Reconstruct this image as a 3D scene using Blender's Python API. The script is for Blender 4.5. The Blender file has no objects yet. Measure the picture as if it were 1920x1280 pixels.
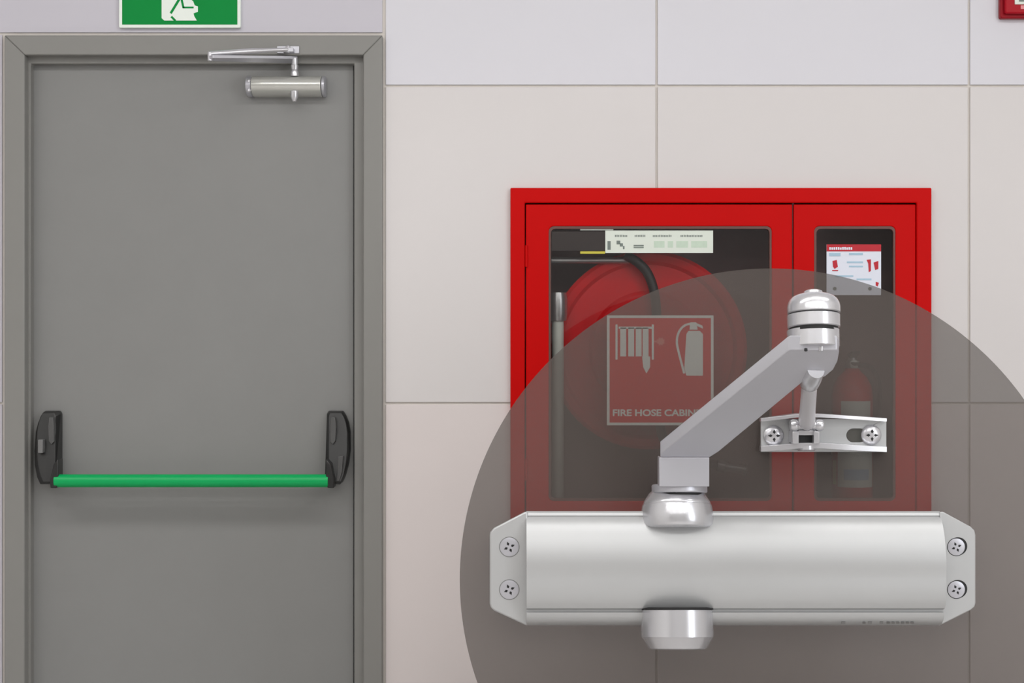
import bpy, bmesh, math, random
from mathutils import Vector, Matrix
random.seed(4)
SC = bpy.context.scene
COL = SC.collection
# ---------------------------------------------------------------- camera, world, lights, exposure
F = 4.0 / 0.0015            # focal length in pixels of a 1920 px wide frame
CZ = 1.278                  # camera height
cam = bpy.data.objects.new('camera', bpy.data.cameras.new('camera'))
cam.data.sensor_width = 36.0
cam.data.lens = 36.0 * F / 1920.0
cam.location = (0, -4.0, CZ)
cam.rotation_euler = (math.radians(90), 0, 0)
COL.objects.link(cam)
SC.camera = cam
vs = SC.view_settings
vs.view_transform = 'Standard'; vs.look = 'None'; vs.gamma = 1.0; vs.use_curve_mapping = False
vs.exposure = 0.0
w = bpy.data.worlds.new('world'); SC.world = w; w.use_nodes = True
w.node_tree.nodes['Background'].inputs[0].default_value = (0.9, 0.95, 1, 1)
w.node_tree.nodes['Background'].inputs[1].default_value = 0.6
CEIL = 3.2
LIGHTS = [(x, y) for y in (-2.0, -3.9, -5.8) for x in (-2.1, -0.7, 0.7, 2.1)]
LPOW = 9.3
def area(name, loc, rot, sx, sy, power, color=(1, 1, 1)):
    l = bpy.data.lights.new(name, 'AREA'); l.shape = 'RECTANGLE'; l.size = sx; l.size_y = sy
    l.energy = power; l.color = color
    o = bpy.data.objects.new(name, l); o.location = loc; o.rotation_euler = rot; COL.objects.link(o)
    return o
for i, (x, y) in enumerate(LIGHTS):
    area('ceiling_lamp', (x, y, CEIL - 0.045), (0, 0, 0), 1.1, 0.5, LPOW, (1.0, 0.985, 0.97))
# added side light for metal highlights, at an unseen made-up window on the right
area('added_side_light', (2.96, -3.9, 1.65), (0, math.radians(90), 0), 2.3, 1.5, 45, (0.93, 0.96, 1.0))

# ---------------------------------------------------------------- helpers
def lin(r, g, b, k=1.0):
    def c(v):
        v /= 255.0
        return (v / 12.92 if v <= 0.04045 else ((v + 0.055) / 1.055) ** 2.4) * k
    return (c(r), c(g), c(b), 1.0)
MATS = {}
def mat(name, col, rough=0.5, metal=0.0, noise=0.0, nscale=30, bump=0.0, bscale=200, coat=0.0, stretch=None, spec=0.5):
    if name in MATS: return MATS[name]
    m = bpy.data.materials.new(name); m.use_nodes = True
    nt = m.node_tree; p = nt.nodes['Principled BSDF']
    p.inputs['Base Color'].default_value = col
    p.inputs['Roughness'].default_value = rough
    p.inputs['Metallic'].default_value = metal
    p.inputs['Coat Weight'].default_value = coat
    p.inputs['Specular IOR Level'].default_value = spec
    tc = nt.nodes.new('ShaderNodeTexCoord')
    mp = nt.nodes.new('ShaderNodeMapping'); nt.links.new(tc.outputs['Object'], mp.inputs[0])
    if stretch: mp.inputs['Scale'].default_value = stretch
    if noise:
        n = nt.nodes.new('ShaderNodeTexNoise'); n.inputs['Scale'].default_value = nscale
        n.inputs['Detail'].default_value = 3
        nt.links.new(mp.outputs[0], n.inputs['Vector'])
        r = nt.nodes.new('ShaderNodeMapRange')
        r.inputs['To Min'].default_value = 1 - noise; r.inputs['To Max'].default_value = 1 + noise
        nt.links.new(n.outputs['Fac'], r.inputs['Value'])
        mx = nt.nodes.new('ShaderNodeVectorMath'); mx.operation = 'SCALE'
        mx.inputs[0].default_value = col[:3]
        nt.links.new(r.outputs[0], mx.inputs['Scale'])
        nt.links.new(mx.outputs[0], p.inputs['Base Color'])
    if bump:
        n = nt.nodes.new('ShaderNodeTexNoise'); n.inputs['Scale'].default_value = bscale
        nt.links.new(mp.outputs[0], n.inputs['Vector'])
        b = nt.nodes.new('ShaderNodeBump'); b.inputs['Strength'].default_value = bump
        b.inputs['Distance'].default_value = 0.002
        nt.links.new(n.outputs['Fac'], b.inputs['Height']); nt.links.new(b.outputs[0], p.inputs['Normal'])
    MATS[name] = m
    return m
def seethrough(name, col, t, rough=0.05, fresnel=True, diffuse=True):
    """pane: a share t of the light goes straight through, the rest meets a tinted surface"""
    m = bpy.data.materials.new(name); m.use_nodes = True
    nt = m.node_tree; p = nt.nodes['Principled BSDF']
    p.inputs['Base Color'].default_value = col; p.inputs['Roughness'].default_value = rough
    p.inputs['Specular IOR Level'].default_value = 0.2
    tr = nt.nodes.new('ShaderNodeBsdfTransparent')
    mx = nt.nodes.new('ShaderNodeMixShader')
    out = nt.nodes['Material Output']
    mx.inputs[0].default_value = 1 - t
    nt.links.new(tr.outputs[0], mx.inputs[1])
    if diffuse:
        nt.links.new(p.outputs[0], mx.inputs[2])
    else:
        g = nt.nodes.new('ShaderNodeBsdfGlossy'); g.inputs['Roughness'].default_value = rough
        fr = nt.nodes.new('ShaderNodeFresnel'); fr.inputs['IOR'].default_value = 1.45
        nt.links.new(fr.outputs[0], mx.inputs[0])
        tr.inputs[0].default_value = (t, t, t, 1)
        nt.links.new(g.outputs[0], mx.inputs[2])
    nt.links.new(mx.outputs[0], out.inputs['Surface'])
    return m
def U(px, py, y=0.0):
    k = (y + 4.0) / F
    return Vector(((px - 960) * k, y, CZ + (640 - py) * k))
ORI = {}
def wo(o): return ORI.get(o.name, Vector((0, 0, 0)))
def obj(name, bm, m, parent=None, bevel=0, smooth=True, ang=0.6, origin=None, seg=2):
    if isinstance(bm, bpy.types.Mesh):
        b2 = bmesh.new(); b2.from_mesh(bm); bpy.data.meshes.remove(bm); bm = b2
    bmesh.ops.recalc_face_normals(bm, faces=bm.faces)
    vs_ = [v.co for v in bm.verts]
    mn = Vector([min(v[i] for v in vs_) for i in range(3)]); mxx = Vector([max(v[i] for v in vs_) for i in range(3)])
    o0 = Vector(origin) if origin is not None else Vector(((mn.x + mxx.x) / 2, (mn.y + mxx.y) / 2, mn.z))
    for v in bm.verts: v.co -= o0
    if smooth:
        for f in bm.faces: f.smooth = True
        for e in bm.edges:
            if len(e.link_faces) != 2 or e.calc_face_angle(0) > ang: e.smooth = False
    me = bpy.data.meshes.new(name); bm.to_mesh(me); bm.free()
    me.materials.append(m)
    o = bpy.data.objects.new(name, me); COL.objects.link(o)
    ORI[o.name] = o0
    if parent is not None:
        o.parent = parent; o.location = o0 - wo(parent)
    else: o.location = o0
    if bevel:
        bv = o.modifiers.new('bevel', 'BEVEL'); bv.width = bevel; bv.segments = seg
        bv.limit_method = 'ANGLE'; bv.angle_limit = 0.6; bv.harden_normals = False
    return o
def thing(name, loc, label=None, cat=None, group=None, kind=None):
    o = bpy.data.objects.new(name, None); o.empty_display_size = 0.1; COL.objects.link(o)
    o.location = loc; ORI[o.name] = Vector(loc)
    tag(o, label, cat, group, kind); return o
def tag(o, label=None, cat=None, group=None, kind=None):
    if label: o['label'] = label
    if cat: o['category'] = cat
    if group: o['group'] = group
    if kind: o['kind'] = kind
    return o
def box(bm, a, b):
    x0, x1 = sorted((a[0], b[0])); y0, y1 = sorted((a[1], b[1])); z0, z1 = sorted((a[2], b[2]))
    v = [bm.verts.new((x, y, z)) for x in (x0, x1) for y in (y0, y1) for z in (z0, z1)]
    for f in ((0, 1, 3, 2), (4, 6, 7, 5), (0, 4, 5, 1), (2, 3, 7, 6), (0, 2, 6, 4), (1, 5, 7, 3)):
        bm.faces.new([v[i] for i in f])
    return bm
def pbox(x0, y0, x1, y1, yf, yb, bm=None):
    """box whose front face (at depth yf) fills the given pixels"""
    bm = bm or bmesh.new()
    a = U(x0, y0, yf); b = U(x1, y1, yf); b.y = yb
    return box(bm, a, b)
def ppoly(pts, yf, yb, bm=None):
    bm = bm or bmesh.new()
    f = [bm.verts.new(U(x, y, yf)) for x, y in pts]
    g = [bm.verts.new((v.co.x, yb, v.co.z)) for v in f]
    n = len(f)
    bm.faces.new(f); bm.faces.new(g[::-1])
    for i in range(n): bm.faces.new((f[i], g[i], g[(i + 1) % n], f[(i + 1) % n]))
    return bm
def prism3(front, back, bm=None):
    bm = bm or bmesh.new()
    f = [bm.verts.new(v) for v in front]; g = [bm.verts.new(v) for v in back]
    n = len(f)
    bm.faces.new(f); bm.faces.new(g[::-1])
    for i in range(n): bm.faces.new((f[i], g[i], g[(i + 1) % n], f[(i + 1) % n]))
    return bm
def rrect(x0, y0, x1, y1, r, n=6):
    out = []
    for cx, cy, a0 in ((x1 - r, y0 + r, -90), (x1 - r, y1 - r, 0), (x0 + r, y1 - r, 90), (x0 + r, y0 + r, 180)):
        for i in range(n + 1):
            a = math.radians(a0 + 90 * i / n)
            out.append((cx + r * math.cos(a), cy + r * math.sin(a)))
    return out
def holes(outer, inner, yf, yb):
    """plate with holes, pixel outlines at depth yf, as a mesh"""
    cu = bpy.data.curves.new('tmp', 'CURVE'); cu.dimensions = '2D'; cu.fill_mode = 'BOTH'
    cu.extrude = abs(yb - yf) / 2
    for loop in [outer] + inner:
        s = cu.splines.new('POLY'); s.points.add(len(loop) - 1); s.use_cyclic_u = True
        for p, (x, y) in zip(s.points, loop):
            v = U(x, y, yf); p.co = (v.x, v.z, 0, 1)
    o = bpy.data.objects.new('tmp', cu)
    me = bpy.data.meshes.new_from_object(o)
    bm = bmesh.new(); bm.from_mesh(me)
    bpy.data.objects.remove(o); bpy.data.meshes.remove(me); bpy.data.curves.remove(cu)
    ym = (yf + yb) / 2
    for v in bm.verts: v.co = Vector((v.co.x, ym - v.co.z, v.co.y))
    bmesh.ops.remove_doubles(bm, verts=bm.verts, dist=1e-6)
    return bm
def lathe(base, axis, prof, n=48, bm=None, close=True):
    """prof: (radius, height) pairs in metres"""
    bm = bm or bmesh.new()
    axis = Vector(axis).normalized()
    ux = axis.orthogonal().normalized(); uy = axis.cross(ux)
    rings = []
    for r, h in prof:
        if r < 1e-7: rings.append([bm.verts.new(Vector(base) + axis * h)])
        else: rings.append([bm.verts.new(Vector(base) + axis * h + (ux * math.cos(2 * math.pi * i / n) + uy * math.sin(2 * math.pi * i / n)) * r) for i in range(n)])
    for a, b in zip(rings, rings[1:]):
        for i in range(n):
            j = (i + 1) % n
            if len(a) == 1 and len(b) == 1: continue
            if len(a) == 1: bm.faces.new((a[0], b[i], b[j]))
            elif len(b) == 1: bm.faces.new((a[i], b[0], a[j]))
            else: bm.faces.new((a[i], b[i], b[j], a[j]))
    if close:
        if len(rings[0]) > 1: bm.faces.new(rings[0])
        if len(rings[-1]) > 1: bm.faces.new(rings[-1])
    return bm
def tube(pts, rad, n=16, bm=None, flat=1.0):
    bm = bm or bmesh.new()
    pts = [Vector(p) for p in pts]
    if not isinstance(rad, (list, tuple)): rad = [rad] * len(pts)
    rings = []; up = None
    for i, p in enumerate(pts):
        d = (pts[min(i + 1, len(pts) - 1)] - pts[max(i - 1, 0)]).normalized()
        if up is None: up = Vector((0, 0, 1)) if abs(d.z) < 0.9 else Vector((0, 1, 0))
        s = d.cross(up).normalized(); t = s.cross(d).normalized(); up = t
        rings.append([bm.verts.new(p + (s * math.cos(2 * math.pi * k / n) + t * flat * math.sin(2 * math.pi * k / n)) * rad[i]) for k in range(n)])
    for a, b in zip(rings, rings[1:]):
        for k in range(n):
            bm.faces.new((a[k], b[k], b[(k + 1) % n], a[(k + 1) % n]))
    bm.faces.new(rings[0]); bm.faces.new(rings[-1])
    return bm
def smoothpath(pts, n=8):
    P = [Vector(p) for p in pts]; out = []
    P = [P[0] * 2 - P[1]] + P + [P[-1] * 2 - P[-2]]
    for i in range(1, len(P) - 2):
        for k in range(n):
            t = k / n
            a, b, c, d = P[i - 1], P[i], P[i + 1], P[i + 2]
            out.append(0.5 * ((2 * b) + (c - a) * t + (2 * a - 5 * b + 4 * c - d) * t * t + (3 * b - a - 3 * c + d) * t ** 3))
    out.append(P[-2]); return out
def text(s, x0, yb, wpx, hpx, yf, bold=0.0, depth=0.0008):
    """lettering fitted to a pixel box (x0, baseline yb, width, cap height)"""
    cu = bpy.data.curves.new('tmp', 'FONT'); cu.body = s; cu.size = 1; cu.offset = bold; cu.extrude = 0.01
    o = bpy.data.objects.new('tmp', cu); me = bpy.data.meshes.new_from_object(o)
    bm = bmesh.new(); bm.from_mesh(me)
    bpy.data.objects.remove(o); bpy.data.meshes.remove(me)
    xs = [v.co.x for v in bm.verts]; ys = [v.co.y for v in bm.verts]
    k = (yf + 4) / F
    for v in bm.verts:
        x = (v.co.x - min(xs)) / (max(xs) - min(xs)) * wpx
        y = (v.co.y - min(ys)) / (max(ys) - min(ys)) * hpx
        c = U(x0 + x, yb - y, yf); c.y = yf + depth * (0.5 - v.co.z * 50)
        v.co = c
    return bm

# ---------------------------------------------------------------- materials
K = 1.05
M = dict(
    panel=mat('panel_warm', lin(208, 204, 204, 1.1), 0.5, spec=0.3, noise=0.02, nscale=3),
    panel_low=mat('panel_pinkish', lin(209, 201, 200, 1.14), 0.5, noise=0.02, nscale=3, spec=0.3),
    panel_cool=mat('panel_cool', lin(207, 206, 213, 1.1), 0.45, noise=0.02, nscale=3),
    panel_lilac=mat('panel_lilac', lin(190, 187, 196, 1.1), 0.45, noise=0.02, nscale=3),
    joint=mat('joint', lin(214, 208, 202), 0.9, bump=0.3),
    plaster=mat('plaster', lin(215, 213, 210), 0.8, noise=0.02, bump=0.2),
    greywall=mat('grey_wall', lin(165, 162, 160), 0.8, noise=0.03, bump=0.2),
    ceiling=mat('ceiling_white', lin(235, 235, 232), 0.9, bump=0.3, bscale=60),
    floor=mat('floor_stone', lin(196, 193, 190), 0.35, noise=0.12, nscale=12),
    leaf=mat('door_grey', lin(130, 130, 129, K), 0.5, noise=0.035, nscale=7, bump=0.04, bscale=400),
    frame=mat('frame_grey', lin(131, 130, 127, K), 0.45, noise=0.03, nscale=5),
    black=mat('black_plastic', lin(34, 34, 34), 0.35, noise=0.05),
    dgrey=mat('housing_streak_grey', lin(84, 84, 84), 0.4, noise=0.05),  # lighter grey for the painted housing highlight and the streak
    green=mat('green_paint', lin(4, 165, 90), 0.3, spec=0.3, noise=0.03),
    sgreen=mat('sign_green', lin(2, 140, 62), 0.5, spec=0.15, noise=0.02),
    white=mat('sign_white', lin(238, 245, 238), 0.5, noise=0.01),
    red=mat('red_enamel', lin(198, 0, 0, 1.0), 0.5, spec=0.12, noise=0.05, nscale=4),
    reeld=mat('red_reel', lin(215, 0, 18), 0.25, spec=0.3, noise=0.1, nscale=9),
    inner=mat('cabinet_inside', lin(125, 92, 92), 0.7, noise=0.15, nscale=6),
    gasket=mat('gasket', lin(104, 66, 60), 0.45, noise=0.05),
    rubber=mat('hose_rubber', lin(28, 28, 28), 0.5, noise=0.1),
    steel=mat('steel', lin(190, 190, 190), 0.3, 0.8, noise=0.04),
    silver=mat('silver_enamel', lin(188, 189, 190), 0.42, 0.4, noise=0.012, nscale=5),
    bright=mat('bright_metal', lin(208, 208, 212), 0.24, 0.66, noise=0.012, nscale=5),
    satin=mat('satin_metal', lin(196, 196, 203), 0.36, 0.6, noise=0.012, nscale=5),
    dark=mat('dark_gap', lin(22, 22, 24), 0.6, noise=0.05),  # near-black colour standing in for shade inside gaps
    paper=mat('paper', lin(225, 232, 222), 0.6, noise=0.02),
    ink=mat('grey_ink', lin(120, 130, 125), 0.7, noise=0.1),
    yellow=mat('yellow_print', lin(205, 195, 70), 0.5, noise=0.05),
    blue=mat('pale_blue_print', lin(170, 200, 220), 0.5, noise=0.05),
    card=mat('placard_white', lin(228, 232, 245), 0.5, noise=0.02),
    dred=mat('print_red', lin(190, 20, 40), 0.5, noise=0.03),
)
M['disc'] = seethrough('overlay_grey', lin(94, 87, 83), 0.50, 0.5)  # grey tint of the overlay circle
M['glass'] = seethrough('clear_glass', (1, 1, 1, 1), 0.97, 0.02, diffuse=False)

# ---------------------------------------------------------------- the room
XL, XR = U(-1150, 0).x, U(3000, 0).x
FY = 1492                                  # floor line in pixels on the back wall
CY = 640 - (CEIL - CZ) / 0.0015
bmw = holes([(-1150, CY), (3000, CY), (3000, FY), (690, FY), (690, 92), (34, 92), (34, FY), (-1150, FY)],
            [[(975, 370), (975, 995), (1730, 995), (1730, 370)]], 0.005, 0.30)
back = tag(obj('wall_back', bmw, M['joint'], smooth=False), kind='structure')
def panel(pts, m):
    # shrink by half a joint: the outlines below are joint centre lines
    cx = sum(p[0] for p in pts) / len(pts); cy = sum(p[1] for p in pts) / len(pts)
    obj('wall_panel', ppoly(pts, 0.0, 0.005), m, back, bevel=0.0015, smooth=False)
def rp(x0, y0, x1, y1, m):
    g = 2.1
    panel([(x0 + g, y0 + g), (x1 - g, y0 + g), (x1 - g, y1 - g), (x0 + g, y1 - g)], m)
g = 2.1
cols = [1231, 1817, 2403, 3000]
for a, b in zip([721] + cols, cols):
    rp(a, CY, b, -434, M['panel_cool'])
    rp(a, -434, b, 161, M['panel_cool'])
    if a >= 1817:
        rp(a, 161, b, 756, M['panel']); rp(a, 756, b, 1350, M['panel_low'])
    rp(a, 1350, b, FY, M['panel_low'])
C0, C1, C2, C3 = 960, 355, 1743, 1007
panel([(721 + g, 161 + g), (1231 - g, 161 + g), (1231 - g, C1), (C0, C1), (C0, 756 - g), (721 + g, 756 - g)], M['panel'])
panel([(1231 + g, 161 + g), (1817 - g, 161 + g), (1817 - g, 756 - g), (C2, 756 - g), (C2, C1), (1231 + g, C1)], M['panel'])
panel([(721 + g, 756 + g), (C0, 756 + g), (C0, C3), (1231 - g, C3), (1231 - g, 1350 - g), (721 + g, 1350 - g)], M['panel_low'])
panel([(C2, 756 + g), (1817 - g, 756 + g), (1817 - g, 1350 - g), (1231 + g, 1350 - g), (1231 + g, C3), (C2, C3)], M['panel_low'])
for a, b in ((-468, 719),):
    rp(a, CY, b, -434, M['panel_lilac']); rp(a, -434, b, 63, M['panel_lilac'])
rp(-1150, CY, -468, -434, M['panel_lilac']); rp(-1150, -434, -468, 161, M['panel_lilac'])
for a, b in ((-1150, -582), (-582, 6)):
    top = 63 if b > 0 else 161
    if b > 0: panel([(-468 + 0, 63 + g), (6 - g, 63 + g), (6 - g, 756 - g), (a + g, 756 - g), (a + g, 161 + g), (-468, 161 + g)], M['panel_lilac'])
    else: rp(a, 161, b, 756, M['panel_lilac'])
    rp(a, 756, b, 1350, M['panel_lilac']); rp(a, 1350, b, FY, M['panel_lilac'])
Z0 = U(0, FY).z
tag(obj('floor', box(bmesh.new(), (XL - .1, -7.1, Z0 - 0.1), (XR + .1, 0.3, Z0)), M['floor'], smooth=False), kind='structure')
tag(obj('ceiling', box(bmesh.new(), (XL - .1, -7.1, CEIL), (XR + .1, 0.3, CEIL + 0.1)), M['ceiling'], smooth=False), kind='structure')
tag(obj('wall_left', box(bmesh.new(), (XL - .1, -7.0, Z0), (XL, 0.014, CEIL)), M['plaster'], smooth=False), kind='structure')
wr = bmesh.new()
box(wr, (XR, -7.0, Z0), (XR + .1, -4.7, CEIL)); box(wr, (XR, -3.1, Z0), (XR + .1, 0.014, CEIL))
box(wr, (XR, -4.7, Z0), (XR + .1, -3.1, 0.45)); box(wr, (XR, -4.7, 2.85), (XR + .1, -3.1, CEIL))
tag(obj('wall_right', wr, M['plaster'], smooth=False), kind='structure')
tag(obj('wall_front', box(bmesh.new(), (XL - .1, -7.1, Z0), (XR + .1, -7.0, CEIL)), M['greywall'], smooth=False), kind='structure')
win = thing('added_window', (XR + .05, -3.9, 0.45), kind='structure')  # out of view, added to carry the side light
wf = bmesh.new()
for y0, y1, z0, z1 in ((-4.7, -4.64, .45, 2.85), (-3.16, -3.1, .45, 2.85), (-3.93, -3.87, .45, 2.85), (-4.7, -3.1, .45, .51), (-4.7, -3.1, 2.79, 2.85)):
    box(wf, (XR + .02, y0, z0), (XR + .08, y1, z1))
obj('added_window_frame', wf, M['white'], win, smooth=False)
# ceiling light panels (the lamps above hang just under them)
Mlamp = bpy.data.materials.new('lamp_diffuser'); Mlamp.use_nodes = True
pe = Mlamp.node_tree.nodes['Principled BSDF']; pe.inputs['Emission Color'].default_value = (1, .985, .97, 1); pe.inputs['Emission Strength'].default_value = 2.5
for x, y in LIGHTS:
    t = thing('ceiling_light', (x, y, CEIL - 0.04), 'flat white ceiling light panel, ' + {-2.1: 'leftmost', -0.7: 'second from left', 0.7: 'second from right', 2.1: 'rightmost'}[x] + ' one in the row ' + {-2.0: 'nearest the door', -3.9: 'mid room', -5.8: 'farthest from the door'}[y], 'light', 'ceiling light panels in the room')
    obj('lamp_frame', holes_ := box(bmesh.new(), (x - .6, y - .3, CEIL - .03), (x + .6, y + .3, CEIL)), M['white'], t, smooth=False)
    obj('diffuser', box(bmesh.new(), (x - .56, y - .26, CEIL - .038), (x + .56, y + .26, CEIL - .03)), Mlamp, t, smooth=False)

# ---------------------------------------------------------------- door
door = thing('door_1', U(360, FY, 0.04), kind='structure')
FYF, FYB = -0.018, 0.10
B = 0.003
obj('frame_head', ppoly([(8, 66), (717, 66), (681, 103), (46, 103)], FYF, FYB), M['frame'], door, B)
obj('frame_jamb', ppoly([(8, 66), (46, 103), (46, FY), (8, FY)], FYF, FYB), M['frame'], door, B)
obj('frame_jamb', ppoly([(717, 66), (717, FY), (681, FY), (681, 103)], FYF, FYB), M['frame'], door, B)
# stop: the inner step of the frame
obj('frame_stop', ppoly([(40, 96), (688, 96), (688, FY - 1), (664, FY - 1), (664, 119), (57, 119), (57, FY - 1), (40, FY - 1)], 0.012, 0.095), M['frame'], door, B)
LY = 0.040                                   # front of the leaf
obj('door_leaf', ppoly([(58, 121), (663, 121), (663, FY - 6), (58, FY - 6)], LY, 0.09), M['leaf'], door, 0.002)

# ---------------------------------------------------------------- panic bar
def UP(x, y, d): return U(x, y, d)
pb = thing('panic_bar', U(360, 915, LY), 'green push bar with black end housings mounted across the grey door', 'door handle')
HY = -0.02
left = [(79, 771), (106, 771), (109, 777), (109, 888), (104, 906), (80, 906), (74, 893), (68, 870), (65, 845), (65, 810), (68, 793), (73, 780)]
def mirror(pts): return [(720 - x, y) for x, y in pts]
for side, pts in (('l', left), ('r', mirror(left))):
    hb = bmesh.new()
    cx = sum(p[0] for p in pts) / len(pts)
    front = []; mid = []; bk = []
    for x, y in pts:
        t = (y - 771) / 135.0
        yf = 0.012 - 0.045 * min(1, t * 1.15)
        v = U(x, y, 0.0)
        fx = U(x + (cx - x) * 0.22, y + (838 - y) * 0.04, yf)
        front.append(fx); mid.append(Vector((v.x, yf + 0.012, v.z))); bk.append(Vector((v.x, LY, v.z)))
    A = [hb.verts.new(v) for v in front]; Bm = [hb.verts.new(v) for v in mid]; Cc = [hb.verts.new(v) for v in bk]
    hb.faces.new(A); hb.faces.new(Cc[::-1]); n = len(A)
    for i in range(n):
        j = (i + 1) % n
        hb.faces.new((A[i], Bm[i], Bm[j], A[j])); hb.faces.new((Bm[i], Cc[i], Cc[j], Bm[j]))
    h = obj('end_housing', hb, M['black'], pb, 0.0015)
    sx = (lambda x: x) if side == 'l' else (lambda x: 720 - x)
    # groove highlight on the housing face, put in as a lighter grey piece
    hl_strip = ppoly([(sx(x), y) for x, y in ((92, 782), (99, 782), (101, 800), (101, 828), (96, 833), (91, 826), (90, 800))], -0.016, 0.004)
    obj('highlight_strip', hl_strip, M['dgrey'], h, 0.001)
    if side == 'l':
        obj('latch_plate', pbox(71, 824, 80, 849, -0.031, -0.01), mat('latch_grey', lin(125, 125, 125), 0.35, 0.3, noise=0.03), h, 0.001)
    else:
        obj('grey_streak', ppoly([(634, 855), (643, 855), (641, 885), (636, 902), (631, 902)], -0.036, -0.01), M['dgrey'], h, 0.001)  # light grey streak on the right housing
    lv = bmesh.new()
    a = 96; b2 = 109
    pr = [(sx(b2), 860), (sx(b2), 893), (sx(106), 915), (sx(94), 915), (sx(93), 900), (sx(100), 870)]
    ppoly(pr, -0.064, -0.02, lv)
    obj('lever_arm', lv, M['black'], pb, 0.003)
by = -0.050
bar = tube([U(104, 901, by), U(616, 901, by)], 12.3 * (4 + by) / F, 28)
obj('push_bar', bar, M['green'], pb)

# ---------------------------------------------------------------- small door closer on the door
k0 = 0.0015
dc = thing('door_closer', U(535, 178, LY), 'small silver overhead door closer at the top of the grey door', 'door closer')
prof = [(141, .04), (141, .012), (143, .002), (146, -.006), (149, -.011), (153, -.0155), (157, -.0185), (161, -.019), (166, -.0165), (171, -.010), (175, 0), (178, .012), (178, .04)]
def extr(prof_pts, x0, x1):
    bm = bmesh.new()
    return prism3([Vector((x0, y, z)) for y, z in prof_pts], [Vector((x1, y, z)) for y, z in prof_pts], bm)
pz = [(y, U(0, py, 0.0).z) for py, y in prof]
sb = mat('small_closer_silver', lin(205, 205, 200), 0.2, 0.45, noise=0.02)
obj('closer_body', extr(pz, U(472, 0).x, U(602, 0).x), sb, dc, 0.001)
pz2 = [(min(LY, y * 0.9 + 0.002), z) for y, z in pz]
obj('end_cap', extr(pz2, U(461, 0).x, U(471.5, 0).x), M['satin'], dc, 0.002)
obj('end_cap', extr(pz2, U(602.5, 0).x, U(609, 0).x), M['satin'], dc, 0.002)
for x, y in ((467, 152), (467, 169)):
    obj('screw', lathe(U(x, y, -0.010), (0, -1, 0), [(.006, 0), (.006, .001), (.003, .004), (0, .004)], 12), M['bright'], dc)
obj('lower_knob', lathe(U(552, 179, -0.004), (0, 0, -1), [(.011, -.012), (.011, .004), (.005, .017), (0, .017)], 20), M['bright'], dc)
obj('spindle', lathe(U(552.5, 143, 0.002), (0, 0, 1), [(.012, 0), (.012, .012), (.009, .018), (.011, .03), (.007, .036), (0, .036)], 20), M['bright'], dc)
arm = prism3([U(558, 111, 0.0), U(548, 119, 0.012), U(393, 115, -.150), U(391, 110, -.165), U(399, 109, -.175), U(545, 110, -.012)],
             [v + Vector((0, 0, .0085)) for v in (U(558, 111, 0.0), U(548, 119, 0.012), U(393, 115, -.150), U(391, 110, -.165), U(399, 109, -.175), U(545, 110, -.012))])
obj('main_arm', arm, M['satin'], dc, 0.001)
obj('arm_pivot', lathe(U(552.5, 119, 0.0), (0, 0, 1), [(.008, -.012), (.009, .002), (.009, .014), (0, .016)], 20), M['bright'], dc)
obj('elbow', lathe(U(394, 114, -.160), (0, 0, 1), [(.007, 0), (.007, .022), (.004, .025), (0, .025)], 16), M['bright'], dc)
obj('connecting_rod', tube([U(394, 101, -.160), U(470, 96, -.098), U(500, 94.5, -.075), U(540, 93, -.04)], [.008, .008, .006, .006], 12), M['bright'], dc)
sh = pbox(519, 86, 561, 100, -0.024, -0.018); pbox(530, 89, 550, 97, -0.045, -0.02, sh)
obj('frame_shoe', sh, M['satin'], dc, 0.0015)
obj('shoe_pin', lathe(U(540, 99, -.036), (0, 0, 1), [(.006, 0), (.007, .016), (.004, .02), (0, .02)], 16), M['bright'], dc)

# ---------------------------------------------------------------- emergency exit sign
es = thing('exit_sign', U(337, 51, 0), 'green and white running figure exit sign above the grey door', 'sign')
obj('sign_board', ppoly(rrect(223, -96, 451, 52, 3), -0.012, 0.0), M['white'], es, 0.001)
obj('sign_face', pbox(229, -90, 445, 46, -0.0128, -0.012), M['sgreen'], es)
wh = ppoly([(303, -80), (345, -80), (345, -10), (362, 2), (365, 10), (371, 12), (371, 22), (363, 25), (364, 30), (369, 38.5), (333, 38.5), (308, 38.5), (303, 34)], -0.0134, -0.0128)
obj('white_figure', wh, M['white'], es)
gs = bmesh.new()
def stroke(p, q, wd, bm, y=-0.0139, m=0.0005):
    p = Vector(p); q = Vector(q); d = (q - p).normalized(); nrm = Vector((-d.y, d.x)) * wd / 2
    ppoly([tuple(p + nrm), tuple(q + nrm), tuple(q - nrm), tuple(p - nrm)], y, y + m, bm)
stroke((337, -3), (320, 25), 4.5, gs); stroke((339, -8), (344, 15), 4, gs); stroke((343, 14), (363, 14), 3.2, gs)
stroke((321, 31), (329, 39), 4, gs); stroke((337, -3), (332, -34), 9, gs); stroke((332, -34), (318, -22), 4, gs); stroke((332, -34), (346, -22), 4, gs)
ppoly([(332 + 6 * math.cos(a * math.pi / 6), -46 + 6 * math.sin(a * math.pi / 6)) for a in range(12)], -0.0139, -0.0134, gs)
obj('running_figure_outline', gs, M['sgreen'], es)

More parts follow.
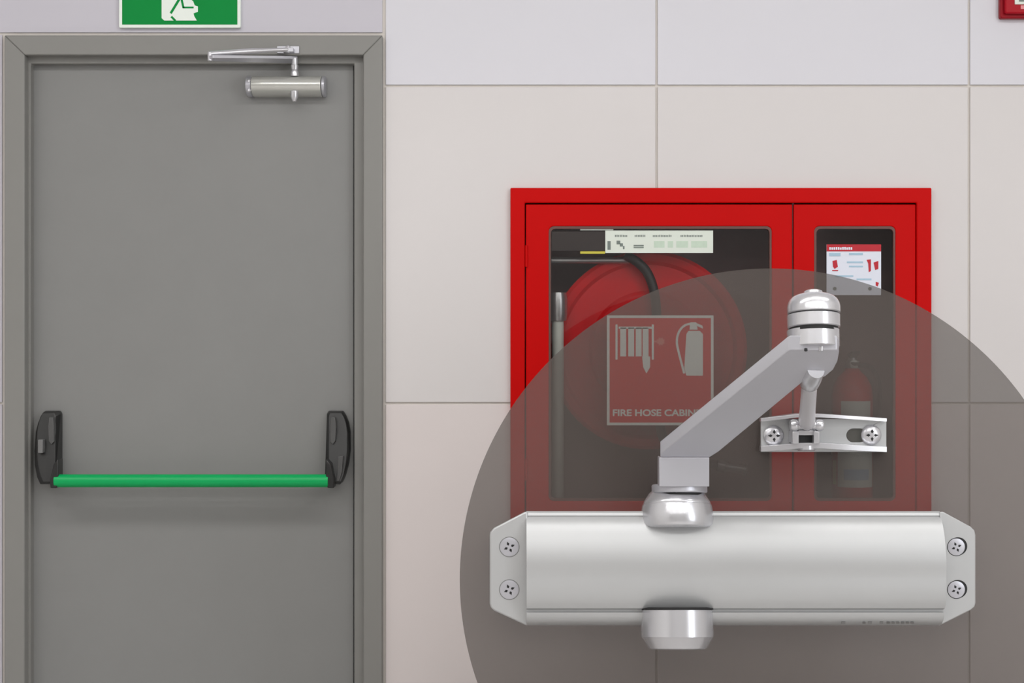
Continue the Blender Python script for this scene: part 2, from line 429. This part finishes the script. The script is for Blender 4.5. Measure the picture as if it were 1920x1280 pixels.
# ---------------------------------------------------------------- fire alarm call point (upper right corner)
cp = thing('fire_alarm_call_point', U(1945, 34, 0), 'red square fire alarm box cut off by the upper right corner', 'fire alarm')
obj('alarm_base', ppoly(rrect(1876, -103, 2014, 34, 4), -0.02, 0.0), mat('alarm_red', lin(150, 6, 26), 0.4, noise=0.05, spec=0.2), cp, 0.003)
obj('alarm_cover', ppoly(rrect(1885, -94, 2005, 25, 4), -0.034, -0.02), mat('alarm_cover_red', lin(170, 4, 28), 0.35, noise=0.05, spec=0.2), cp, 0.004)
obj('push_plate', pbox(1903, -70, 1990, 8, -0.037, -0.033), M['paper'], cp, 0.001)
gm = bmesh.new(); pbox(1911, -2, 1935, 3, -0.0378, -0.037, gm); 
obj('pink_print', pbox(1914, 10, 1960, 17, -0.0352, -0.034), mat('pale_pink_print', lin(225, 140, 145), 0.5, noise=0.03), cp)
obj('grey_print', gm, M['ink'], cp)

# ---------------------------------------------------------------- fire hose cabinet
cab = thing('fire_hose_cabinet', U(1351, 1010, 0), 'red recessed fire hose cabinet with two glazed doors behind the disc', 'cabinet')
CF = -0.016
obj('cabinet_flange', holes([(957, 352), (1747, 352), (1747, 1010), (957, 1010)], [[(984, 380), (984, 982), (1719, 982), (1719, 380)]], CF, 0.0), M['red'], cab, 0.003)
# box inside the wall
bx = bmesh.new()
IB = 0.26
a = U(976, 371); b = U(1729, 994)
for p, q in (((a.x, 0.0, b.z), (a.x + .004, IB, a.z)), ((b.x - .004, 0.0, b.z), (b.x, IB, a.z)), ((a.x, 0.0, a.z - .004), (b.x, IB, a.z)),
             ((a.x, 0.0, b.z), (b.x, IB, b.z + .004)), ((a.x, IB - .004, b.z), (b.x, IB, a.z))):
    box(bx, p, q)
xm = U(1487, 0).x
box(bx, (xm - .003, 0.0, b.z + .004), (xm + .003, IB - .004, a.z - .004))
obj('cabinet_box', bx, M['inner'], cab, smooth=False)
DF, DB = -0.012, 0.004
def cdoor(x0, x1, wx0, wx1, handle):
    d = obj('cabinet_door', holes([(x0, 383), (x1, 383), (x1, 979), (x0, 979)], [rrect(wx0, 424, wx1, 939, 10)[::-1]], DF, DB), M['red'], cab, 0.0025)
    obj('gasket', holes(rrect(wx0 - 1, 423, wx1 + 1, 940, 11), [rrect(wx0 + 4, 429, wx1 - 4, 934, 8)[::-1]], DF + .002, DB + .002), M['gasket'], d, 0.001)
    obj('glass_pane', pbox(wx0 + 1, 426, wx1 - 1, 937, -0.004, 0.0), M['glass'], d, smooth=False)
    return d
d1 = cdoor(986, 1485.5, 1029, 1447, True)
d2 = cdoor(1488.5, 1717, 1527, 1679, False)
for y in (480, 880):
    obj('hinge', lathe(U(987, y, -.014), (0, 0, 1), [(.004, -.03), (.004, .03)], 12), M['red'], cab)
obj('latch', ppoly(rrect(1464, 660, 1478, 720, 4), DF - .006, DF), M['steel'], d1, 0.001)
# paper label strip along the top of the big window
GY = -0.0055
ls = obj('label_strip', pbox(1135, 432, 1337, 474, GY, -0.004), M['paper'], cab)
lt = bmesh.new()
for x, w_ in ((1153, 24), (1190, 22), (1224, 36), (1276, 42)):
    for i in range(int(w_ / 3)):
        pbox(x + i * 3, 440 + random.random(), x + i * 3 + 1.9, 444, GY - .0004, GY, lt)
for x0, y0, x1, y1 in ((1139, 452, 1145, 468), (1156, 451, 1163, 458), (1162, 456, 1168, 462), (1168, 461, 1171, 467), (1188, 459, 1207, 462), (1188, 463, 1207, 465)):
    pbox(x0, y0, x1, y1, GY - .0004, GY, lt)
obj('printed_lines', lt, M['ink'], ls)
lt = bmesh.new()
for x0, x1 in ((1226, 1246), (1252, 1262), (1268, 1290), (1296, 1326)): pbox(x0, 452, x1, 464, GY - .0004, GY, lt)
obj('pale_print', lt, mat('pale_print', lin(200, 218, 200), 0.6, noise=0.1, nscale=60), ls)
obj('dark_tape', pbox(1034, 434, 1134.5, 470, GY, -0.004), mat('dark_tape', lin(44, 36, 34), 0.5, noise=0.3, nscale=20), cab)
ye = bmesh.new(); pbox(1088, 471, 1134.5, 475.5, GY, -.004, ye)
obj('yellow_edge', ye, M['yellow'], cab)
obj('white_edge', pbox(1088, 429, 1150, 431.5, GY, -.004), M['paper'], cab)
# square sign
sg = obj('hose_sign', pbox(1138, 591, 1338, 797, GY, -0.004), mat('sign_red', lin(205, 22, 24), 0.5, noise=0.03, spec=0.2), cab)
Y1 = GY - 0.0005
swh = mat('sign_print_white', lin(225, 228, 222), 0.55, noise=0.02)
obj('white_border', holes([(1138, 591), (1338, 591), (1338, 797), (1138, 797)], [[(1143, 596), (1143, 792), (1333, 792), (1333, 596)]], Y1, GY), swh, sg)
ic = bmesh.new()
for x0, x1, y0, y1 in ((1154, 1158, 608, 674), (1222, 1226, 608, 674)): pbox(x0, y0, x1, y1, Y1, GY, ic)
for x in (1163, 1178, 1192, 1205): pbox(x, 614, x + 11, 668, Y1, GY, ic)
ppoly([(1204, 668), (1219, 668), (1219, 688), (1212, 700), (1206, 688)], Y1, GY, ic)
pbox(1160, 612, 1222, 616, Y1, GY, ic)
obj('hose_reel_icon', ic, swh, sg)
ic = bmesh.new()
ppoly([(1239 + (9 if i % 2 else 5.5) * math.cos(i * math.pi / 8), 640 + (9 if i % 2 else 5.5) * math.sin(i * math.pi / 8)) for i in range(16)], Y1, GY, ic)
pbox(1226, 638.5, 1232, 641.5, Y1, GY, ic)
obj('valve_icon', ic, mat('dim_print', lin(215, 120, 110), 0.5, noise=0.02), sg)
ic = bmesh.new()
ppoly([(1287, 626), (1291, 620), (1312, 620), (1318, 626), (1318, 704), (1287, 704), (1283, 690)], Y1, GY, ic)
ppoly([(1294, 604), (1306, 604), (1308, 618), (1293, 618)], Y1, GY, ic)
ppoly([(1305, 605), (1317, 610), (1318, 616), (1307, 611)], Y1, GY, ic)
arc = [(1294 + 25 * math.cos(a), 640 + 33 * math.sin(a)) for a in [math.radians(-90 - 12 * i) for i in range(10)]] + [(1274, 666), (1279, 685), (1283, 700)]
for p, q in zip(arc, arc[1:]): stroke(p, q, 4.2, ic, Y1, 0.0005)
obj('extinguisher_icon', ic, swh, sg)
obj('lettering', text('FIRE HOSE CABINET', 1149, 780, 178, 13, Y1, 0.03), swh, sg)
# placard behind the glass of the small door
PY = -0.0075
pc = obj('placard', pbox(1550, 458, 1652, 553, PY, PY + .003), M['card'], cab)
obj('placard_header', pbox(1550, 458, 1652, 471, PY - .0008, PY), M['dred'], pc)
pt = bmesh.new()
for i in range(11): pbox(1555 + i * 4, 463 + random.random(), 1558 + i * 4, 468, PY - .0014, PY - .0008, pt)
obj('header_print', pt, M['card'], pc)
pt = bmesh.new()
for q in ([(1561, 489), (1569, 487), (1571, 500), (1565, 504), (1562, 500)], [(1625, 487), (1633, 486), (1633, 508), (1629, 510), (1628, 494)], [(1638, 492), (1647, 489), (1647, 504), (1641, 506)], [(1560, 506), (1572, 506), (1571, 508), (1561, 508)], [(1642, 528), (1648, 530), (1646, 537), (1642, 535)]):
    ppoly(q, PY - .0008, PY, pt)
obj('red_drawings', pt, M['dred'], pc)
pt = bmesh.new()
for x0, y0, x1, y1 in ((1588, 490, 1618, 493), (1592, 498, 1618, 501), (1555, 474, 1576, 480), (1592, 474, 1618, 478), (1566, 516, 1600, 519), (1606, 522, 1634, 525)):
    pbox(x0, y0, x1, y1, PY - .0008, PY, pt)
obj('blue_lines', pt, M['blue'], pc)
pt = bmesh.new()
pt.free()
for x, y in ((1565, 541), (1631, 541)): obj('fixing_stud', lathe(U(x, y, PY), (0, -1, 0), [(.005, 0), (.005, .002), (0, .003)], 12), M['ink'], pc)

# hose reel inside
RC = U(1214, 656, 0.09); RR = 0.285
hr = thing('fire_hose_reel', RC + Vector((0, 0, -RR)), 'large red hose reel with black hose behind the big cabinet glass', 'hose reel')
def ring(r): return r
fl = [(.035, .0), (.035, -.004), (.09, -.006), (.1, -.016), (.16, -.018), (.17, -.008), (.245, -.006), (.255, -.016), (.275, -.018), (RR, -.010), (RR, .0), (.275, -.006), (.035, .0)]
obj('front_flange', lathe(RC, (0, 1, 0), fl, 72, close=False), M['reeld'], hr)
obj('rear_flange', lathe(RC + Vector((0, .10, 0)), (0, 1, 0), [(0, 0), (RR, 0), (RR, .006), (0, .006)], 72), M['reeld'], hr)
obj('drum', lathe(RC, (0, 1, 0), [(.12, 0), (.12, .10)], 48), M['reeld'], hr)
hc = bmesh.new()
for j in range(3):
    for i in range(2):
        R_ = .235 - i * .03; y = .022 + j * .028
        tube([RC + Vector((R_ * math.cos(t * math.pi / 24), y, R_ * math.sin(t * math.pi / 24))) for t in range(49)], .0135, 8, hc)
obj('hose_coil', hc, M['rubber'], hr)
obj('hub', lathe(RC, (0, -1, 0), [(.05, -.02), (.05, .02), (.03, .035), (0, .035)], 32), M['steel'], hr)
hp = [U(1172, 478, .05), U(1196, 492, .045), U(1214, 512, .045), U(1226, 545, .045), U(1231, 590, .045), U(1232, 680, .045), U(1238, 800, .045), U(1262, 850, .045), U(1300, 868, .045), U(1345, 872, .045)]
obj('hose_end', tube(smoothpath(hp, 8), .0135, 12), M['rubber'], hr)
obj('nozzle', lathe(U(1345, 872, .045), (1, 0, -.15), [(.016, 0), (.018, .02), (.012, .03), (.012, .07), (.017, .08), (.014, .085), (0, .085)], 20), M['steel'], hr)
# supply pipe
sp = thing('supply_pipe', U(1044, 992, .07), 'pale grey water pipe at left inside the red cabinet', 'pipe')
obj('upright_pipe', tube([U(1046, 968, .05), U(1046, 560, .05)], .017, 16), M['paper'], sp)
obj('cross_pipe', tube([U(1034, 488, .06), U(1100, 488, .06), U(1180, 488, .06)], .009, 12), M['steel'], sp)
obj('valve_body', lathe(U(1046, 575, .05), (0, 0, 1), [(.024, -.04), (.027, -.02), (.027, .02), (.024, .04)], 20), M['steel'], sp)

# fire extinguisher
ex0 = U(1598, 0, .10); zf = U(0, 994).z + .004
ex = thing('fire_extinguisher', (ex0.x, .10, zf), 'red fire extinguisher with white label in the narrow cabinet compartment', 'fire extinguisher')
bc = (ex0.x, .10, zf); zt = U(0, 690, .10).z - zf
r = .058
obj('cylinder', lathe(bc, (0, 0, 1), [(.045, 0), (.055, .006), (r, .02), (r, zt - .075), (r * .93, zt - .05), (r * .7, zt - .025), (r * .4, zt - .008), (.018, zt), (.018, zt + .01), (0, zt + .01)], 40), M['reeld'], ex)
def wrap(z0, z1, w_, m, rr=r + .0006, a0=0.0):
    bm = bmesh.new(); n = 14; A = []; Bq = []
    for i in range(n + 1):
        t = a0 - w_ / 2 + w_ * i / n
        A.append(bm.verts.new((bc[0] + rr * math.sin(t), bc[1] - rr * math.cos(t), z0)))
        Bq.append(bm.verts.new((bc[0] + rr * math.sin(t), bc[1] - rr * math.cos(t), z1)))
    for i in range(n): bm.faces.new((A[i], A[i + 1], Bq[i + 1], Bq[i]))
    return bm
def zp(py): return U(0, py, .042).z
obj('upper_label', wrap(zp(830), zp(752), 1.6, m_ := M['paper']), M['paper'], ex)
obj('lower_label', wrap(zp(914), zp(838), 2.0, M['paper']), M['paper'], ex)
obj('label_print', wrap(zp(900), zp(880), 1.3, None, r + .0012), M['blue'], ex)
obj('side_sticker', wrap(zp(910), zp(865), .3, None, r + .0012, -1.25), M['yellow'], ex)
hd = Vector((bc[0], bc[1], zf + zt))
vb = lathe(hd, (0, 0, 1), [(.02, 0), (.02, .02), (.012, .024), (.012, .036), (0, .036)], 20)
obj('valve_head', vb, M['steel'], ex)
lv = bmesh.new()
prism3([hd + Vector(v) for v in ((-.012, -.012, .03), (-.012, -.05, .045), (-.012, -.05, .05), (-.012, .012, .04))], [hd + Vector(v) for v in ((.012, -.012, .03), (.012, -.05, .045), (.012, -.05, .05), (.012, .012, .04))], lv)
prism3([hd + Vector(v) for v in ((-.01, -.012, .016), (-.01, -.055, .008), (-.01, -.055, .013), (-.01, .012, .024))], [hd + Vector(v) for v in ((.01, -.012, .016), (.01, -.055, .008), (.01, -.055, .013), (.01, .012, .024))], lv)
obj('squeeze_lever', lv, M['rubber'], ex, 0.001)
obj('gauge', lathe(hd + Vector((.0, -.018, .012)), (0, -1, 0), [(.012, 0), (.012, .006), (0, .007)], 20), M['paper'], ex)
hq = [hd + Vector(v) for v in ((.01, -.01, .01), (.05, -.03, .0), (.07, -.035, -.05), (.068, -.03, -.14), (.066, -.02, -.2))]
obj('discharge_hose', tube(smoothpath(hq, 6), .007, 10), M['rubber'], ex)

# ---------------------------------------------------------------- overlay circle graphic, built as a round panel before the wall
YD = -0.71
def dist(d): return 4.0 + YD - d * SD
SD = (4.0 + YD) / F
def Q(px, py, d=0.0): return U(px, py, YD - d * SD)
def sc(d): return (4.0 + YD - d * SD) / F
DCX, DCY, DR = 1445, 1086, 583
dbase = Q(DCX, DCY + DR); dbase.z = Z0
rd = thing('overlay_disc', dbase, 'big round translucent grey brown overlay circle before wall and red cabinet', 'overlay graphic')
dcn = Q(DCX, DCY); R = DR * SD
obj('disc', lathe(dcn, (0, 1, 0), [(R - .001, 0), (R, .001), (R, .009), (R - .001, .010)], 256), M['disc'], rd, ang=0.3)
for sx_ in (-.28, .28):
    ft = bmesh.new()
    zc = dcn.z - math.sqrt(R * R - .28 * .28)
    box(ft, (dcn.x + sx_ - .035, YD - .012, Z0), (dcn.x + sx_ + .035, YD - .001, zc + .10))
    box(ft, (dcn.x + sx_ - .035, YD + .011, Z0), (dcn.x + sx_ + .035, YD + .022, zc + .10))
    box(ft, (dcn.x + sx_ - .045, YD - .22, Z0), (dcn.x + sx_ + .045, YD + .23, Z0 + .012))
    obj('foot', ft, M['steel'], rd, 0.001)

# ---------------------------------------------------------------- large door closer mounted on the disc
bc_ = thing('door_closer', Q(1373, 1172), 'very large silver door closer with bent arm mounted on the round disc', 'door closer')
BP = [(958, 0), (958, 66), (961, 70), (966, 72), (968, 70), (974, 77), (985, 86), (1005, 96), (1030, 103.5), (1047, 106.6), (1056, 107.2), (1066, 106.6), (1076, 105.6), (1086, 105.9), (1098, 106.8), (1110, 106.6), (1121, 105.4), (1131, 103), (1140, 98.5),
      (1142.5, 88), (1146, 88), (1148, 94), (1156, 93), (1163, 88), (1169, 79), (1172, 66), (1172, 0)]
bp3 = [(YD - d * SD, Q(0, py, d).z) for py, d in BP]
xa = Q(987, 0, 70).x; xb = Q(1763, 0, 70).x
obj('closer_body', extr(bp3, xa, xb), M['silver'], bc_, ang=0.45)
capL = [(990, 959), (984, 959), (926, 989), (919, 997), (918, 1004), (918, 1131), (920, 1139), (927, 1145), (984, 1171), (990, 1173)]
capR = [(1762, 959), (1768, 959), (1820, 987), (1827, 994), (1829, 1003), (1829, 1130), (1827, 1137), (1820, 1143), (1764, 1171), (1762, 1171)]
CD = 74
def capsolid(pts):
    cx = sum(p[0] for p in pts) / len(pts)
    inn = [(x + (3 if x < cx else -3), y + (3 if y < 1065 else -3)) for x, y in pts]
    return prism3([Q(x, y, CD) for x, y in pts], [Q(x, y, 0) for x, y in inn])
eL = obj('end_cap', capsolid(capL), M['silver'], bc_, 0.004, seg=3)
eR = obj('end_cap', capsolid(capR), M['silver'], bc_, 0.004, seg=3)
def screw(px, py, d, r_, parent, name='screw', dome=4.0, rim=0.0, rot=0.0, shift=0.0):
    s = sc(d); p = Q(px, py, d)
    bm = lathe(p, (0, -1, 0), [(r_ * s, 0), (r_ * s, dome * .35 * s), (r_ * .86 * s, dome * .7 * s), (r_ * .5 * s, dome * s), (0, dome * 1.05 * s)], 28)
    so = obj(name, bm, M['bright'] if dome > 5 else M['satin'], parent)
    # four small dark notches of the cross recess
    nb = bmesh.new()
    for i in range(4):
        a_ = rot + i * math.pi / 2
        c = p + Vector((math.cos(a_) * r_ * .42 * s, -(dome * 1.0 + .3) * s, math.sin(a_) * r_ * .42 * s))
        dx = Vector((math.cos(a_), 0, math.sin(a_))); dy = Vector((-math.sin(a_), 0, math.cos(a_)))
        q = [c + dx * r_ * .2 * s, c + dy * r_ * .15 * s - dx * .08 * r_ * s, c - dx * r_ * .25 * s, c - dy * r_ * .15 * s - dx * .08 * r_ * s]
        prism3(q, [v + Vector((0, .9 * s, 0)) for v in q], nb)
    if parent is not bc_:
        obj('cross_recess', nb, M['dark'], parent)
    else: obj('cross_recess', nb, M['dark'], so)
def rimring(px, py, d, r_, parent, cres=0.0):
    s = sc(d); n = 36; bm = bmesh.new(); A = []; Bq = []
    for i in range(n):
        a_ = 2 * math.pi * i / n
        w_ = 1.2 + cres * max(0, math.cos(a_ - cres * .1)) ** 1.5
        for rr, L in ((r_, A), (r_ + w_, Bq)):
            v = Q(px + rr * math.cos(a_), py - rr * math.sin(a_), d); L.append(bm.verts.new(v))
    for i in range(n):
        j = (i + 1) % n; bm.faces.new((A[i], A[j], Bq[j], Bq[i]))
    r2 = bmesh.ops.extrude_face_region(bm, geom=bm.faces[:])
    for v in r2['geom']:
        if isinstance(v, bmesh.types.BMVert): v.co.y -= .4 * s
    obj('socket_shade_ring', bm, M['dark'] if cres else mat('socket_shade', lin(120, 120, 120), .5, noise=.05), parent)  # dark rings on the cap hold the sockets' shade as colour
for y in (1025, 1105):
    rimring(955, y, CD, 18, eL); screw(955, y, CD, 17.6, eL, dome=1.6, rot=.4)
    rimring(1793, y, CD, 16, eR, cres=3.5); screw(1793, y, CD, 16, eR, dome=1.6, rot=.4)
def plathe(px, py, d, tilt, prof, n=64, lean=0):
    s = sc(d); a_ = math.radians(tilt)
    return lathe(Q(px, py, d), (math.radians(lean), math.sin(a_), math.cos(a_)), [(r_ * s, h * s) for r_, h in prof], n)
# bottom knob
obj('lower_knob', plathe(1270.5, 1217, 92, 11, [(0, 0), (50, 0), (54, 2), (65, 20), (67.5, 23), (67.5, 26), (67.5, 72), (66, 74), (0, 74)]), M['bright'], bc_, ang=0.35)
obj('knob_gap_shade', plathe(1270.5, 1217, 92, 11, [(68.3, 73), (69.5, 75.5), (60, 77.5), (0, 77.5)]), M['dark'], bc_)  # dark rim paints the shadow arc above the knob
# collar on top of the body
obj('spindle_collar', plathe(1270, 990, 60, 11, [(60, 0), (66, 3), (68.5, 8), (68, 26), (65, 43), (63, 44), (63, 46), (63, 47), (61, 51), (52, 65), (48, 68), (0, 69)]), M['bright'], bc_, ang=0.5)
obj('collar_gap', plathe(1272, 930, 60, 11, [(46, 0), (46, 7), (0, 7)]), M['dark'], bc_)  # dark disc colours in the shade between collar and arm
# bent main arm: hub plate, riser, sloping plate
am = plathe(1274, 924, 60, 8, [(50, 0), (52, 1.5), (52, 14), (50, 16), (0, 16)])
def qbox(x0, y0, x1, y1, d0, d1, bm):
    a = Q(x0, y0, d1); b = Q(x1, y1, d1)
    return box(bm, a, (b.x, YD - d0 * SD, b.z))
qbox(1236, 857, 1330, 912, 84, 114, am)
def AD(y): return 112 + 225 * (857 - y) / 193.0
ell = []
for i in range(0, 19):
    t = math.radians(10 - i * 10 + 0)  # from right round the lower side to the left
    ell.append((1525 + 47.5 * math.cos(t), 680 - 33 * math.sin(t)))
low = [(1242, 850)] + [(1478, 662), (1478, 655)] + [(1478, 640)] + [(1573, 640)] + [(1573, 660), (1571, 676), (1563, 693), (1548, 706), (1530, 714), (1508, 713), (1345, 850), (1330, 857), (1240, 857)]
low = [(1238, 857), (1238, 851), (1477, 657), (1482, 655), (1569, 655), (1573, 662), (1570, 678), (1562, 693), (1548, 705), (1530, 713), (1506, 715), (1348, 846), (1331, 857)]
f = [Q(x, y, AD(y)) for x, y in low]
th = 23 * SD
up = [v + Vector((0, 0.0, th)) for v in f]
prism3(f, up, am)
obj('main_arm', am, M['satin'], bc_, 0.0022)
# elbow stack
ED = 318
obj('elbow_hub', plathe(1525.5, 652, ED, 9, [(0, 0), (46, 0), (48, 1.5), (48.5, 33), (46, 34), (0, 34)]), M['bright'], bc_, ang=0.5)
obj('elbow_groove_shade', plathe(1525.5, 622, ED, 9, [(45, 0), (45, 40), (0, 40)]), M['dark'], bc_)  # dark core puts the groove shade into its colour
obj('elbow_collar', plathe(1526, 615, ED, 9, [(0, 0), (46, 0), (48.5, 1.5), (49, 24), (47, 25.5), (0, 25.5)]), M['bright'], bc_, ang=0.5)
obj('elbow_cap', plathe(1526, 588, ED, 9, [(0, 0), (47, 0), (49, 1.5), (49, 13), (47.5, 20), (44, 27), (38, 32.5), (30, 36), (19, 38.5), (18, 39), (16.5, 43), (12, 45), (0, 45.5)]), M['bright'], bc_, ang=0.5)
pinb = plathe(1511, 657, 352, 9, [(0, -2), (3, -1), (3, 4), (0, 5)], 12)
obj('elbow_pin', pinb, M['dark'], bc_)
obj('elbow_pin', plathe(1539, 656, 345, 9, [(0, -2), (5, -2), (6, 6)], 12), M['bright'], bc_)
# forearm rod with fork end
def qtube(pts, n=24, bm=None):
    return tube([Q(x, y, d) for x, y, d, r_ in pts], [r_ * sc(d) for x, y, d, r_ in pts], n, bm)
rodmat = mat('white_metal_rod', lin(222, 220, 224), 0.35, 0.35, noise=0.01)
obj('connecting_rod', qtube([(1517.5, 722, 250, 14.5), (1516, 745, 180, 14.5), (1514, 770, 110, 14.7), (1513, 785, 60, 15.5), (1513, 793, 48, 15), (1513, 799, 42, 10)]), rodmat, bc_)
obj('rod_socket', qtube([(1517, 724, 255, 14), (1517.5, 721, 256, 17.5), (1518, 717, 262, 18.5), (1522, 706, 278, 20), (1526, 700, 290, 18), (1530, 694, 302, 16)]), M['bright'], bc_)
# frame bracket
br = bmesh.new()
brk = holes([(1427, 785), (1662, 785), (1662, 847), (1427, 847)], [[(p[0], p[1]) for p in rrect(1587, 803, 1625, 829, 12.9, 8)[::-1]]], YD - 9 * SD, YD)
plate = obj('frame_bracket', brk, M['silver'], bc_, 0.0008)
def flange(tops, thick, name):
    bm = bmesh.new()
    rows = []
    for x, yt, d in tops:
        ft_, fb_ = Q(x, yt, d), Q(x, yt + thick, d)
        xx = ft_.x
        bt = Vector((xx, YD - 6 * SD, ft_.z)); bb = Vector((xx, YD - 6 * SD, fb_.z))
        rows.append([bm.verts.new(v) for v in (ft_, fb_, bb, bt)])
    for a_, b_ in zip(rows, rows[1:]):
        for i in range(4):
            j = (i + 1) % 4; bm.faces.new((a_[i], a_[j], b_[j], b_[i]))
    bm.faces.new(rows[0]); bm.faces.new(rows[-1])
    return obj(name, bm, M['bright'], plate, 0.0006)
flange([(1427, 784, 22), (1470, 779, 32), (1500, 775.5, 40), (1540, 776, 40), (1600, 779.5, 30), (1663, 784, 22)], 6.5, 'upper_flange')
flange([(1427, 836, 22), (1470, 833, 30), (1500, 830, 36), (1540, 830, 36), (1600, 834, 30), (1663, 837, 22)], 10.5, 'lower_flange')
screw(1450, 816, 9, 19, bc_, 'bracket_screw', dome=9, rot=math.pi / 2)
screw(1633, 815, 9, 19, bc_, 'bracket_screw', dome=9, rot=math.pi / 2)
# clevis at the middle of the bracket
cl = bmesh.new()
qbox(1486, 808, 1498, 832, 8, 46, cl); qbox(1526, 808, 1537, 832, 8, 46, cl); qbox(1496, 806, 1528, 816, 8, 40, cl)
obj('clevis', cl, M['bright'], bc_, 0.002)
cl = bmesh.new(); qbox(1498, 816, 1526, 830, 8, 30, cl)
obj('clevis_gap', cl, M['dark'], bc_)  # dark block colours in the shade between the clevis ears
bb = bmesh.new()
for x in (1489, 1536):
    lathe(Q(x, 797, 40), (1, 0, 0), [(0, -8 * SD), (9 * SD, -7 * SD), (11 * SD, -3 * SD), (11 * SD, 3 * SD), (9 * SD, 7 * SD), (0, 8 * SD)], 24, bb)
tube([Q(1484, 797, 40), Q(1540, 797, 40)], 8 * SD, 20, bb)
obj('pivot_pin', bb, M['bright'], bc_)
obj('pivot_foot', plathe(1512, 845, 22, 6, [(0, 0), (15, 0), (17, 2), (17, 9), (0, 9)], 28), M['bright'], bc_)
# worn stamped marks on the lower edge of the body
st = bmesh.new()
sd_ = 83
for x, w_, y0, y1 in [(1578, 7, 1165, 1169.5), (1618, 5, 1166, 1169), (1628, 7, 1164.5, 1169), (1650, 6, 1164.5, 1169)] + [(1663 + i * 9, 5.5, 1165.8, 1168.8) for i in range(6)]:
    f_ = [Q(x, y0, 87.5), Q(x + w_, y0, 87.5), Q(x + w_, y1, 81.5), Q(x, y1, 81.5)]
    prism3(f_, [v + Vector((0, .006, 0)) for v in f_], st)
obj('stamped_marks', st, mat('stamp_grey', lin(150, 150, 150), .5, .3, noise=.1), bc_)

for o in list(SC.objects):
    if o.name.split('.')[0] in ('printed_lines', 'pale_print', 'header_print', 'red_drawings', 'blue_lines', 'stamped_marks', 'cross_recess', 'grey_print'):
        o['kind'] = 'stuff'
